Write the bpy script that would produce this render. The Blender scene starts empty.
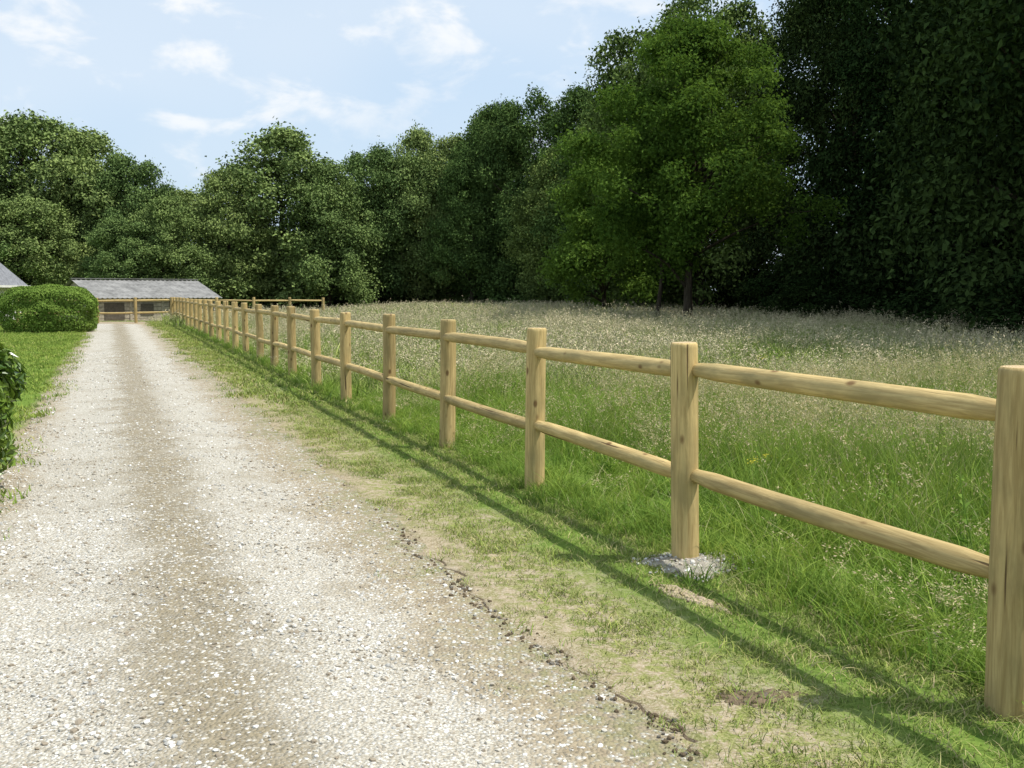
import bpy, math
import numpy as np
from mathutils import Vector, Matrix, Quaternion

scene = bpy.context.scene
scene.view_settings.view_transform = 'Standard'
scene.view_settings.look = 'None'
scene.view_settings.exposure = 0
COL = scene.collection

# ------------------------------------------------------------ helpers
def sstep(a, b, x):
    t = np.clip((x - a) / (b - a), 0, 1)
    return t * t * (3 - 2 * t)

def wob(x, seed=0.0):
    return (np.sin(x * 1.7 + seed) + .6 * np.sin(x * 4.1 + seed * 2.3) + .4 * np.sin(x * 9.7 + seed * 3.1) + .25 * np.sin(x * 23. + seed * 5.)) / 2.25

def ground_h(x, y):
    x = np.asarray(x, float); y = np.asarray(y, float)
    dip = -.6 * sstep(53, 59, y) * sstep(-8, -15, x)
    c = x + .4 * y
    und = .05 * sstep(4.5, 9, c) * (np.sin(x * .35 + 1) * np.cos(y * .27) + .5 * np.sin(x * .9 + y * .7))
    return dip + und

def mk_mesh(name, V, F, mats, midx=None, col=None, smooth=False):
    me = bpy.data.meshes.new(name)
    V = np.asarray(V, np.float32)
    me.vertices.add(len(V)); me.vertices.foreach_set('co', V.ravel())
    if isinstance(F, np.ndarray):
        m, k = F.shape
        me.loops.add(m * k); me.loops.foreach_set('vertex_index', F.ravel().astype(np.int32))
        me.polygons.add(m)
        me.polygons.foreach_set('loop_start', np.arange(0, m * k, k, dtype=np.int32))
    else:
        sizes = [len(f) for f in F]; m = len(F)
        flat = np.array([i for f in F for i in f], np.int32)
        me.loops.add(len(flat)); me.loops.foreach_set('vertex_index', flat)
        me.polygons.add(m)
        st = np.concatenate([[0], np.cumsum(sizes)[:-1]]).astype(np.int32)
        me.polygons.foreach_set('loop_start', st)
    if not isinstance(mats, (list, tuple)): mats = [mats]
    for mt in mats: me.materials.append(mt)
    if midx is not None: me.polygons.foreach_set('material_index', np.asarray(midx, np.int32))
    if smooth is not False:
        sm = np.ones(m, bool) if smooth is True else np.asarray(smooth, bool)
    else:
        sm = np.zeros(m, bool)
    me.polygons.foreach_set('use_smooth', sm)
    me.update(calc_edges=True)
    if col is not None:
        at = me.color_attributes.new('Col', 'FLOAT_COLOR', 'POINT')
        at.data.foreach_set('color', np.asarray(col, np.float32).ravel())
    me.validate()
    return me

def add_obj(name, data, loc=(0, 0, 0), parent=None, coll=None):
    o = bpy.data.objects.new(name, data)
    (coll or COL).objects.link(o)
    o.location = loc
    if parent: o.parent = parent
    return o

class Acc:
    def __init__(s): s.V = []; s.F = []; s.C = []; s.M = []; s.S = []; s.n = 0
    def add(s, V, F, m=0, col=None, smooth=False):
        V = np.asarray(V, float).reshape(-1, 3); F = np.asarray(F, int)
        s.V.append(V); s.F.append(F + s.n); s.n += len(V)
        if col is None: col = np.tile([.5, .5, 0, 1], (len(V), 1))
        s.C.append(col); s.M.append(np.full(len(F), m)); s.S.append(np.full(len(F), smooth))
    def mesh(s, name, mats):
        return mk_mesh(name, np.vstack(s.V), np.vstack(s.F), mats, np.concatenate(s.M), np.vstack(s.C), np.concatenate(s.S))

def tube(P, R, n=8):
    P = np.asarray(P, float); R = np.asarray(R, float); k = len(P)
    V = []
    for i in range(k):
        t = P[min(i + 1, k - 1)] - P[max(i - 1, 0)]; t = t / (np.linalg.norm(t) + 1e-9)
        a = np.cross(t, [1, .13, .07]) if abs(t[0]) < .9 else np.cross(t, [0, 1, 0]); a /= np.linalg.norm(a)
        b = np.cross(t, a)
        an = np.linspace(0, 2 * np.pi, n, endpoint=False)
        V.append(P[i] + R[i] * (np.outer(np.cos(an), a) + np.outer(np.sin(an), b)))
    V = np.vstack(V); F = []
    for i in range(k - 1):
        for j in range(n):
            F.append([i * n + j, i * n + (j + 1) % n, (i + 1) * n + (j + 1) % n, (i + 1) * n + j])
    return V, np.array(F)

def box(x0, x1, y0, y1, z0, z1):
    V = [[x0, y0, z0], [x1, y0, z0], [x1, y1, z0], [x0, y1, z0], [x0, y0, z1], [x1, y0, z1], [x1, y1, z1], [x0, y1, z1]]
    F = [[0, 3, 2, 1], [4, 5, 6, 7], [0, 1, 5, 4], [1, 2, 6, 5], [2, 3, 7, 6], [3, 0, 4, 7]]
    return V, F

# ------------------------------------------------------------ node helpers
def new_mat(name):
    m = bpy.data.materials.new(name); m.use_nodes = True
    nt = m.node_tree; nt.nodes.clear()
    out = nt.nodes.new('ShaderNodeOutputMaterial')
    return m, nt, out
def N(nt, t, **kw):
    n = nt.nodes.new(t)
    for k, v in kw.items(): setattr(n, k, v)
    return n
def L(nt, a, b): nt.links.new(a, b)
def setin(n, **kw):
    for k, v in kw.items(): n.inputs[k.replace('_', ' ')].default_value = v
def ramp(nt, fac, stops, interp='LINEAR'):
    r = N(nt, 'ShaderNodeValToRGB'); cr = r.color_ramp; cr.interpolation = interp
    while len(cr.elements) < len(stops): cr.elements.new(.5)
    for e, (p, c) in zip(cr.elements, stops):
        e.position = p; e.color = (*c, 1) if len(c) == 3 else c
    L(nt, fac, r.inputs[0]); return r.outputs[0]
def mixc(nt, fac, a, b, mode='MIX'):
    m = N(nt, 'ShaderNodeMix', data_type='RGBA', blend_type=mode)
    for sock, v in ((m.inputs[0], fac), (m.inputs[6], a), (m.inputs[7], b)):
        if hasattr(v, 'is_linked') or hasattr(v, 'links'): L(nt, v, sock)
        elif isinstance(v, (int, float)): sock.default_value = v
        else: sock.default_value = (*v, 1)
    return m.outputs[2]
def math_(nt, op, a, b=None, clamp=False):
    m = N(nt, 'ShaderNodeMath', operation=op); m.use_clamp = clamp
    for i, v in enumerate((a, b)):
        if v is None: continue
        if isinstance(v, (int, float)): m.inputs[i].default_value = v
        else: L(nt, v, m.inputs[i])
    return m.outputs[0]
def noise(nt, vec, scale, detail=4, rough=.55, dist=0):
    n = N(nt, 'ShaderNodeTexNoise'); setin(n, Scale=scale, Detail=detail, Roughness=rough, Distortion=dist)
    if vec is not None: L(nt, vec, n.inputs['Vector'])
    return n.outputs['Fac']
def smooth_range(nt, v, a, b):
    m = N(nt, 'ShaderNodeMapRange', interpolation_type='SMOOTHSTEP')
    L(nt, v, m.inputs[0]); m.inputs[1].default_value = a; m.inputs[2].default_value = b
    m.inputs[3].default_value = 0; m.inputs[4].default_value = 1
    return m.outputs[0]

# ------------------------------------------------------------ materials
def leaf_mat(name, dark, light, trans=.3, rough=.55, spec=.25, old=(.16, .15, .03), simple=False):
    m, nt, out = new_mat(name)
    at = N(nt, 'ShaderNodeAttribute', attribute_name='Col')
    sp = N(nt, 'ShaderNodeSeparateColor'); L(nt, at.outputs['Color'], sp.inputs[0])
    oi = N(nt, 'ShaderNodeObjectInfo')
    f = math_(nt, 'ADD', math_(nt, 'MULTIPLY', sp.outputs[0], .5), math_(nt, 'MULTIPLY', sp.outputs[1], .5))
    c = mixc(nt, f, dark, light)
    c = mixc(nt, sp.outputs[2], c, old)
    v = math_(nt, 'ADD', math_(nt, 'MULTIPLY', oi.outputs['Random'], .40), .80)
    hs = N(nt, 'ShaderNodeHueSaturation'); L(nt, c, hs.inputs['Color']); L(nt, v, hs.inputs['Value'])
    L(nt, math_(nt, 'ADD', math_(nt, 'MULTIPLY', oi.outputs['Random'], -.035), .515), hs.inputs['Hue'])
    if simple:
        d = N(nt, 'ShaderNodeBsdfDiffuse'); L(nt, hs.outputs[0], d.inputs[0]); first = d.outputs[0]
    else:
        p = N(nt, 'ShaderNodeBsdfPrincipled'); setin(p, Roughness=rough); p.inputs['Specular IOR Level'].default_value = spec
        L(nt, hs.outputs[0], p.inputs['Base Color']); first = p.outputs[0]
    if trans <= 0:
        L(nt, first, out.inputs[0]); return m
    t = N(nt, 'ShaderNodeBsdfTranslucent')
    tc = mixc(nt, 1.0, hs.outputs[0], (1.2, 1.2, .8), 'MULTIPLY')
    L(nt, tc, t.inputs[0])
    mx = N(nt, 'ShaderNodeMixShader'); mx.inputs[0].default_value = trans
    L(nt, first, mx.inputs[1]); L(nt, t.outputs[0], mx.inputs[2]); L(nt, mx.outputs[0], out.inputs[0])
    return m

M_leaf_far = leaf_mat('leaf_far', (.088, .135, .046), (.245, .325, .105), 0, simple=True)  # leaf colours lightened to carry a slight distance haze
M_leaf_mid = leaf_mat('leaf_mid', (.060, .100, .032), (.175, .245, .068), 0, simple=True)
M_leaf_dark = leaf_mat('leaf_dark', (.012, .024, .010), (.052, .085, .024), 0, simple=True)  # shade of the right-hand woodland put into the leaf colour
M_leaf_ash = leaf_mat('leaf_ash', (.050, .098, .018), (.165, .255, .048), .30, simple=True)
M_leaf_laurel = leaf_mat('leaf_laurel', (.05, .11, .016), (.19, .28, .04), .12, .28, .5)
M_leaf_box = leaf_mat('leaf_box', (.16, .24, .045), (.31, .41, .09), .15, simple=True)
M_grass = leaf_mat('grass_blade', (.110, .205, .032), (.26, .36, .075), .28, old=(.54, .45, .29), simple=True)
M_grass_far = leaf_mat('grass_blade_far', (.15, .225, .042), (.33, .39, .125), .0, old=(.58, .49, .34), simple=True)
M_mown = leaf_mat('grass_mown', (.15, .225, .042), (.31, .36, .10), .0, old=(.50, .41, .23), simple=True)
M_lawn = leaf_mat('grass_lawn', (.15, .23, .04), (.28, .36, .08), .0, old=(.42, .38, .16), simple=True)

def bark_mat():
    m, nt, out = new_mat('bark')
    tc = N(nt, 'ShaderNodeTexCoord'); mp = N(nt, 'ShaderNodeMapping'); mp.inputs['Scale'].default_value = (6, 6, 1)
    L(nt, tc.outputs['Object'], mp.inputs[0])
    n = noise(nt, mp.outputs[0], 3, 4, .7)
    c = ramp(nt, n, [(.3, (.025, .02, .014)), (.7, (.11, .09, .065))])
    p = N(nt, 'ShaderNodeBsdfDiffuse'); L(nt, c, p.inputs['Color'])
    L(nt, p.outputs[0], out.inputs[0]); return m
M_bark = bark_mat()

def wood_mat(name, a, b, dark):
    m, nt, out = new_mat(name)
    tc = N(nt, 'ShaderNodeTexCoord'); oi = N(nt, 'ShaderNodeObjectInfo')
    off = N(nt, 'ShaderNodeVectorMath', operation='ADD'); L(nt, tc.outputs['Object'], off.inputs[0])
    cmb = N(nt, 'ShaderNodeCombineXYZ'); r17 = math_(nt, 'MULTIPLY', oi.outputs['Random'], 37.)
    for i in range(3): L(nt, r17, cmb.inputs[i])
    L(nt, cmb.outputs[0], off.inputs[1])
    mp = N(nt, 'ShaderNodeMapping'); mp.inputs['Scale'].default_value = (1, 1, .06); L(nt, off.outputs[0], mp.inputs[0])
    grain = noise(nt, mp.outputs[0], 55, 5, .65, .6)
    mp2 = N(nt, 'ShaderNodeMapping'); mp2.inputs['Scale'].default_value = (1, 1, .35); L(nt, off.outputs[0], mp2.inputs[0])
    blot = noise(nt, mp2.outputs[0], 7, 4, .6)
    c = mixc(nt, smooth_range(nt, grain, .3, .7), a, b)
    c = mixc(nt, math_(nt, 'MULTIPLY', smooth_range(nt, blot, .42, .72), .7), c, dark)
    mp3 = N(nt, 'ShaderNodeMapping'); mp3.inputs['Scale'].default_value = (1, 1, .55); L(nt, off.outputs[0], mp3.inputs[0])
    vo = N(nt, 'ShaderNodeTexVoronoi'); setin(vo, Scale=8.5); L(nt, mp3.outputs[0], vo.inputs['Vector'])
    kn = smooth_range(nt, vo.outputs['Distance'], .20, .07)
    c = mixc(nt, math_(nt, 'MULTIPLY', kn, .8), c, (.12, .055, .02))
    mp4 = N(nt, 'ShaderNodeMapping'); mp4.inputs['Scale'].default_value = (1, 1, .035); L(nt, off.outputs[0], mp4.inputs[0])
    ck = noise(nt, mp4.outputs[0], 26, 2, .4, .3)
    ckm = math_(nt, 'MULTIPLY', smooth_range(nt, ck, .33, .29), .85)
    c = mixc(nt, ckm, c, (.08, .045, .02))
    hs = N(nt, 'ShaderNodeHueSaturation'); L(nt, c, hs.inputs['Color'])
    L(nt, math_(nt, 'ADD', math_(nt, 'MULTIPLY', oi.outputs['Random'], .35), .80), hs.inputs['Value'])
    p = N(nt, 'ShaderNodeBsdfPrincipled'); setin(p, Roughness=.75); p.inputs['Specular IOR Level'].default_value = .2
    L(nt, hs.outputs[0], p.inputs['Base Color'])
    h = math_(nt, 'SUBTRACT', grain, math_(nt, 'MULTIPLY', ckm, 2.))
    bp = N(nt, 'ShaderNodeBump'); setin(bp, Strength=.45, Distance=.004); L(nt, h, bp.inputs['Height']); L(nt, bp.outputs[0], p.inputs['Normal'])
    L(nt, p.outputs[0], out.inputs[0]); return m
M_wood = wood_mat('treated_pine', (.37, .26, .105), (.60, .45, .20), (.27, .215, .095))

def endgrain_mat():
    m, nt, out = new_mat('end_grain')
    tc = N(nt, 'ShaderNodeTexCoord')
    w = N(nt, 'ShaderNodeTexWave', wave_type='RINGS', rings_direction='Z'); setin(w, Scale=28, Distortion=2, Detail=2); L(nt, tc.outputs['Object'], w.inputs[0])
    c = ramp(nt, w.outputs['Fac'], [(0, (.36, .25, .12)), (1, (.6, .46, .26))])
    p = N(nt, 'ShaderNodeBsdfPrincipled'); setin(p, Roughness=.8); L(nt, c, p.inputs['Base Color']); L(nt, p.outputs[0], out.inputs[0]); return m
M_end = endgrain_mat()

def ccoord(nt):
    tc = N(nt, 'ShaderNodeTexCoord')
    d = N(nt, 'ShaderNodeVectorMath', operation='DOT_PRODUCT'); L(nt, tc.outputs['Object'], d.inputs[0]); d.inputs[1].default_value = (1, .4, 0)
    return tc.outputs['Object'], d.outputs['Value']

EDGE = 1.86
def ground_mat():
    m, nt, out = new_mat('ground_earth_grass')
    P, c = ccoord(nt)
    n1 = noise(nt, P, 1.3, 3, .6); n2 = noise(nt, P, 14, 4, .7); n3 = noise(nt, P, 90, 2, .7)
    cj = math_(nt, 'ADD', c, math_(nt, 'MULTIPLY', math_(nt, 'SUBTRACT', n1, .5), .8))
    soil = ramp(nt, n2, [(.3, (.18, .135, .08)), (.55, (.30, .24, .155)), (.75, (.42, .35, .245))])
    soil = mixc(nt, smooth_range(nt, n3, .45, .65), soil, (.42, .36, .27))
    straw = ramp(nt, n3, [(.3, (.13, .15, .045)), (.5, (.22, .23, .08)), (.7, (.34, .31, .16))])
    green = ramp(nt, n2, [(.3, (.08, .14, .025)), (.7, (.17, .24, .05))])
    verge = mixc(nt, smooth_range(nt, n2, .42, .6), straw, soil)
    col = mixc(nt, smooth_range(nt, cj, -1.25, -.95), green, soil)
    col = mixc(nt, smooth_range(nt, cj, 1.75, 2.2), col, verge)
    col = mixc(nt, smooth_range(nt, cj, 2.35, 2.85), col, green)
    p = N(nt, 'ShaderNodeBsdfDiffuse')
    L(nt, col, p.inputs['Color'])
    bp = N(nt, 'ShaderNodeBump'); setin(bp, Strength=.8, Distance=.02)
    L(nt, n2, bp.inputs['Height']); L(nt, bp.outputs[0], p.inputs['Normal'])
    L(nt, p.outputs[0], out.inputs[0]); return m
M_ground = ground_mat()

def gravel_mat():
    m, nt, out = new_mat('gravel')
    P, c = ccoord(nt)
    def vor(scale):
        wv = N(nt, 'ShaderNodeTexVoronoi'); setin(wv, Scale=scale); L(nt, P, wv.inputs['Vector'])
        s = N(nt, 'ShaderNodeSeparateColor'); L(nt, wv.outputs['Color'], s.inputs[0])
        return wv.outputs['Distance'], s.outputs[0], s.outputs[1]
    d1, r1, r1b = vor(62); d2, r2, r2b = vor(130)
    n1 = noise(nt, P, 1.6, 4, .65); n2 = noise(nt, P, 9, 4, .7)
    stone = ramp(nt, r1, [(0, (.23, .20, .15)), (.18, (.39, .36, .30)), (.5, (.51, .485, .43)), (.8, (.62, .60, .55)), (1, (.80, .785, .74))])
    stone2 = ramp(nt, r2, [(0, (.25, .215, .16)), (.5, (.47, .44, .38)), (1, (.67, .65, .60))])
    base = mixc(nt, math_(nt, 'GREATER_THAN', r2b, .5), stone, stone2)
    fines = ramp(nt, r2, [(.2, (.34, .305, .24)), (.8, (.52, .485, .41))])
    base = mixc(nt, smooth_range(nt, d1, .35, .6), base, fines)
    jit = math_(nt, 'MULTIPLY', math_(nt, 'SUBTRACT', n1, .5), .9)
    cj = math_(nt, 'ADD', c, jit)
    dist = math_(nt, 'ABSOLUTE', math_(nt, 'SUBTRACT', cj, .34))
    mid = smooth_range(nt, dist, .50, .08)
    brown = ramp(nt, n2, [(.3, (.135, .11, .065)), (.5, (.225, .185, .115)), (.75, (.33, .28, .19))])
    brown = mixc(nt, smooth_range(nt, r1, .72, .95), brown, base)
    base = mixc(nt, math_(nt, 'MULTIPLY', mid, math_(nt, 'ADD', math_(nt, 'MULTIPLY', n2, .9), .34), True), base, brown)
    sand = ramp(nt, n2, [(.3, (.25, .20, .13)), (.7, (.41, .345, .24))])
    sand = mixc(nt, smooth_range(nt, r1, .6, .9), sand, base)
    base = mixc(nt, math_(nt, 'MULTIPLY', smooth_range(nt, cj, 1.1, 1.5), .95), base, sand)
    base = mixc(nt, smooth_range(nt, cj, -.55, -.95), base, sand)
    base = mixc(nt, math_(nt, 'MULTIPLY', smooth_range(nt, n1, .48, .70), .45), base, (.31, .27, .20))
    fr = math_(nt, 'MULTIPLY', smooth_range(nt, cj, 1.4, 1.9), smooth_range(nt, n2, .42, .58))
    base = mixc(nt, math_(nt, 'MULTIPLY', fr, .7), base, (.19, .19, .08))
    p = N(nt, 'ShaderNodeBsdfDiffuse')
    L(nt, base, p.inputs['Color'])
    h = math_(nt, 'SUBTRACT', math_(nt, 'MULTIPLY', n2, 1.2), d1)
    bp = N(nt, 'ShaderNodeBump'); setin(bp, Strength=1.0, Distance=.012); L(nt, h, bp.inputs['Height']); L(nt, bp.outputs[0], p.inputs['Normal'])
    L(nt, p.outputs[0], out.inputs[0]); return m
M_gravel = gravel_mat()

def flat_mat(name, c, rough=.8, var=.15, scale=8, spec=.2, bump=.2):
    m, nt, out = new_mat(name)
    tc = N(nt, 'ShaderNodeTexCoord'); n = noise(nt, tc.outputs['Object'], scale, 3, .7)
    lo = tuple(v * (1 - var) for v in c); hi = tuple(min(1, v * (1 + var)) for v in c)
    col = ramp(nt, n, [(.3, lo), (.7, hi)])
    p = N(nt, 'ShaderNodeBsdfPrincipled'); setin(p, Roughness=rough); p.inputs['Specular IOR Level'].default_value = spec
    L(nt, col, p.inputs['Base Color'])
    if bump > 0:
        bp = N(nt, 'ShaderNodeBump'); setin(bp, Strength=bump, Distance=.02); L(nt, n, bp.inputs['Height']); L(nt, bp.outputs[0], p.inputs['Normal'])
    L(nt, p.outputs[0], out.inputs[0]); return m
stone_cols = [(.58, .555, .50), (.42, .375, .305), (.74, .725, .685), (.28, .235, .175), (.50, .465, .395), (.38, .37, .34)]
M_stones = [flat_mat('stone_tone', c, .85, .12, 1.2, .2, 0) for c in stone_cols]
M_soil = flat_mat('soil_clod', (.165, .125, .08), .95, .35, 40, .1, .6)
M_spoil = flat_mat('spoil_earth', (.31, .28, .23), .95, .35, 30, .1, .8)
M_roof = flat_mat('fibre_cement_roof', (.205, .20, .19), .85, .4, 1.5)
M_slate = flat_mat('slate_roof', (.20, .205, .22), .8, .3, 5)
M_render = flat_mat('white_render', (.72, .70, .65), .9, .08, 4)
M_board = flat_mat('timber_board', (.42, .36, .27), .85, .3, 6)
M_darkboard = flat_mat('dark_timber', (.12, .10, .075), .85, .3, 6)
M_glass = flat_mat('window_glass', (.03, .035, .04), .1, .1, 1, .5, 0)
M_litter_shaded = flat_mat('forest_floor', (.035, .03, .018), .95, .4, 3)  # leaf litter, its brown darkened to paint in the shade under the trees
M_flower = flat_mat('yellow_petals', (.75, .60, .04), .7, .1, 5, .2, 0)

# ------------------------------------------------------------ ground
def axis(lim0, lim1, a, n):
    u = np.linspace(math.asinh(lim0 / a), math.asinh(lim1 / a), n)
    return a * np.sinh(u)
def strip_faces(n0, n1_):
    i = np.arange((n0 - 1) * (n1_ - 1)); r = i // (n1_ - 1); q = i % (n1_ - 1)
    return np.stack([r * n1_ + q, r * n1_ + q + 1, (r + 1) * n1_ + q + 1, (r + 1) * n1_ + q], 1), q, r
gx = axis(-700, 700, 6, 200); gy = axis(-150, 1200, 10, 230)
X, Y = np.meshgrid(gx, gy); Z = ground_h(X, Y)
V = np.stack([X, Y, Z], -1).reshape(-1, 3)
F, _, _ = strip_faces(len(gy), len(gx))
add_obj('ground', mk_mesh('ground', V, F, M_ground, smooth=True))

DIR = np.array([-.4, 1.]); DIR /= np.linalg.norm(DIR)
NRM = np.array([DIR[1], -DIR[0]])
k_c = DIR[1]

LC = .42; LHW = 1.36
def lane_path():
    pts = []; nr = []
    for y in np.arange(-20, 46.2, .10):
        pts.append((LC - .4 * y, y)); nr.append(NRM)
    p0 = np.array([LC - .4 * 46.2, 46.2]); R = 3.4; cen = p0 - NRM * R
    a0 = math.atan2(NRM[1], NRM[0])
    for a in np.linspace(0, math.pi / 2, 26):
        d = np.array([math.cos(a0 + a), math.sin(a0 + a)]); pts.append(tuple(cen + d * R)); nr.append(d)
    e = np.array(pts[-1]); d = nr[-1]; t = np.array([-d[1], d[0]])
    for s in np.arange(.5, 40, .5):
        pts.append(tuple(e + t * s)); nr.append(d)
    return np.array(pts), np.array(nr)
LP, LN = lane_path()
offs = np.linspace(-LHW, LHW, 36)
s = np.concatenate([[0], np.cumsum(np.linalg.norm(np.diff(LP, axis=0), axis=1))])
def lane_prof(o):
    return .006 + .03 * np.maximum(0, 1 - (o / LHW) ** 2) - .018 * (np.exp(-((o - .75) / .25) ** 2) + np.exp(-((o + .75) / .25) ** 2))
V = []
for j, o in enumerate(offs):
    edge = np.zeros_like(s)
    if j == 0: edge = .12 * wob(s * 1.3, 1.)
    if j == len(offs) - 1: edge = .13 * wob(s * 1.1, 5.) + .05 * wob(s * 4.3, 2.)
    oo = o + edge
    z = lane_prof(o) + .004 * wob(s * 2 + o * 3, 2.) * (1 if 1 < j < len(offs) - 2 else 0)
    V.append(np.column_stack([LP + LN * oo[:, None], np.maximum(z, .004) * np.ones_like(s)]))
V = np.stack(V, 1); F, _, _ = strip_faces(*V.shape[:2]); V = V.reshape(-1, 3)
add_obj('gravel_lane', mk_mesh('gravel_lane', V, F, M_gravel, smooth=True))

ys = np.arange(-3, 47, .03)
cs = np.array([0, .02, .06, .14, .3, .5, .7, .9, 1.1, 1.35, 1.6])
cut = np.clip(.10 + 1.1 * sstep(6.8, 5.4, ys) * (.5 + .6 * wob(ys * 2.1, 7.)), .1, 1)
V = []
def edge_jit(y): return .12 * wob(y * .9, 3.) + .05 * wob(y * 4., 9.) + .03 * wob(y * 15., 1.)
for j, o in enumerate(cs):
    c = EDGE + o + edge_jit(ys) * (1 - sstep(0, .5, o))
    prof = [-.012, .010, .016, .018, .018, .018, .018, .016, .012, .006, -.012][j]
    if 0 < j < 6: prof = prof * (.3 + .7 * cut)
    zz = prof + (.006 * wob(ys * 3 + o * 7, 4.) * (1 if 1 < j < len(cs) - 1 else 0)) + 0 * ys
    V.append(np.column_stack([c - .4 * ys, ys, zz]))
V = np.stack(V, 1); F, q, r = strip_faces(*V.shape[:2]); V = V.reshape(-1, 3)
mi = ((q < 1) & (cut[r] > .4)).astype(int)
add_obj('grass_verge', mk_mesh('grass_verge', V, F, [M_ground, M_soil], midx=mi, smooth=True))

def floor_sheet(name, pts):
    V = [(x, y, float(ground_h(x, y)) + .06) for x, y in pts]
    add_obj(name, mk_mesh(name, V, [list(range(len(V)))], M_litter_shaded))
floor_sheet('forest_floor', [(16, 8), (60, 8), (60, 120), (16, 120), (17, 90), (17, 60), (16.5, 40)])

# ------------------------------------------------------------ scatter through geometry nodes
def scatter(name, pts, rot, scl, idx, coll):
    me = bpy.data.meshes.new(name)
    pts = np.asarray(pts, np.float32); n = len(pts)
    me.vertices.add(n); me.vertices.foreach_set('co', pts.ravel())
    a = me.attributes.new('rot', 'FLOAT_VECTOR', 'POINT'); a.data.foreach_set('vector', np.asarray(rot, np.float32).ravel())
    a = me.attributes.new('scl', 'FLOAT_VECTOR', 'POINT'); a.data.foreach_set('vector', np.asarray(scl, np.float32).ravel())
    a = me.attributes.new('idx', 'INT', 'POINT'); a.data.foreach_set('value', np.asarray(idx, np.int32))
    o = add_obj(name, me)
    ng = bpy.data.node_groups.new(name + '_gn', 'GeometryNodeTree')
    ng.interface.new_socket('Geometry', in_out='INPUT', socket_type='NodeSocketGeometry')
    ng.interface.new_socket('Geometry', in_out='OUTPUT', socket_type='NodeSocketGeometry')
    gi = ng.nodes.new('NodeGroupInput'); go = ng.nodes.new('NodeGroupOutput')
    iop = ng.nodes.new('GeometryNodeInstanceOnPoints'); ci = ng.nodes.new('GeometryNodeCollectionInfo')
    ci.inputs['Collection'].default_value = coll
    ci.inputs['Separate Children'].default_value = True; ci.inputs['Reset Children'].default_value = True
    def na(nm, t):
        x = ng.nodes.new('GeometryNodeInputNamedAttribute'); x.data_type = t; x.inputs['Name'].default_value = nm
        return [q for q in x.outputs if q.enabled and q.name == 'Attribute'][0]
    ng.links.new(gi.outputs[0], iop.inputs['Points']); ng.links.new(ci.outputs[0], iop.inputs['Instance'])
    iop.inputs['Pick Instance'].default_value = True
    ng.links.new(na('idx', 'INT'), iop.inputs['Instance Index'])
    ng.links.new(na('rot', 'FLOAT_VECTOR'), iop.inputs['Rotation'])
    ng.links.new(na('scl', 'FLOAT_VECTOR'), iop.inputs['Scale'])
    ng.links.new(iop.outputs[0], go.inputs[0])
    md = o.modifiers.new('scatter', 'NODES'); md.node_group = ng
    return o

# ------------------------------------------------------------ grass
def blades(rng, n, rad, hmin, hmax, w, lean=.35, dry=.08, levels=4):
    a = rng.uniform(0, 2 * np.pi, n); r = rad * np.sqrt(rng.random(n))
    bx, by = r * np.cos(a), r * np.sin(a)
    h = rng.uniform(hmin, hmax, n); la = rng.uniform(0, 2 * np.pi, n); ln = h * rng.uniform(.05, 1., n) * lean * 1.6
    wa = rng.uniform(0, np.pi, n); ww = w * rng.uniform(.6, 1.3, n)
    V = np.zeros((n, levels, 2, 3))
    for k in range(levels):
        t = k / (levels - 1)
        cx = bx + np.cos(la) * ln * t ** 1.9; cy = by + np.sin(la) * ln * t ** 1.9; cz = h * (t - .22 * lean * t ** 3) - .01
        hw = ww * .5 * (1 - t ** 1.6 * .93)
        for sgn, qn in ((-1, 0), (1, 1)):
            V[:, k, qn, 0] = cx + sgn * hw * np.cos(wa); V[:, k, qn, 1] = cy + sgn * hw * np.sin(wa); V[:, k, qn, 2] = cz
    base = np.arange(n)[:, None] * levels * 2
    F = np.concatenate([base + np.array([[k * 2, k * 2 + 1, k * 2 + 3, k * 2 + 2]]) for k in range(levels - 1)])
    C = np.zeros((n, levels, 2, 4)); C[..., 3] = 1
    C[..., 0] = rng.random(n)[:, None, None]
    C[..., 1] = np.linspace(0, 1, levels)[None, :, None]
    isdry = rng.random(n) < dry
    C[..., 2] = (isdry * rng.uniform(.4, .9, n))[:, None, None]
    return V.reshape(-1, 3), F, C.reshape(-1, 4)

def seedheads(rng, n, rad, hmin, hmax, w, nsp=12, size=.012, plume=.1):
    V0, F0, C0 = blades(rng, n, rad, hmin, hmax, w, .28, 1.0)
    C0[:, 2] = .3
    tips = V0.reshape(n, 4, 2, 3)[:, 3].mean(1); sub = V0.reshape(n, 4, 2, 3)[:, 2].mean(1)
    d = tips - sub; d /= np.linalg.norm(d, axis=1)[:, None]
    m = n * nsp
    t = rng.random((n, nsp, 1))
    P = (tips[:, None] - d[:, None] * t * plume + rng.normal(0, 1, (n, nsp, 3)) * (.10 * plume + .15 * plume * t)).reshape(-1, 3)
    nn = rng.normal(0, 1, (m, 3)); nn /= np.linalg.norm(nn, axis=1)[:, None]
    ax = rng.normal(0, .6, (m, 3)) + np.repeat(d, nsp, 0); ax -= nn * (ax * nn).sum(1)[:, None]; ax /= np.linalg.norm(ax, axis=1)[:, None]
    bx = np.cross(nn, ax); sz = size * rng.uniform(.6, 1.4, m)[:, None]
    Q = np.stack([P - ax * sz, P + bx * sz * .35, P + ax * sz, P - bx * sz * .35], 1).reshape(-1, 3)
    FQ = np.arange(m * 4).reshape(-1, 4)
    CQ = np.zeros((m * 4, 4)); CQ[:, 3] = 1; CQ[:, 0] = np.repeat(rng.random(m), 4); CQ[:, 1] = .8; CQ[:, 2] = np.repeat(rng.uniform(.6, 1, m), 4)
    return [(V0, F0, C0), (Q, FQ, CQ)]

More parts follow.
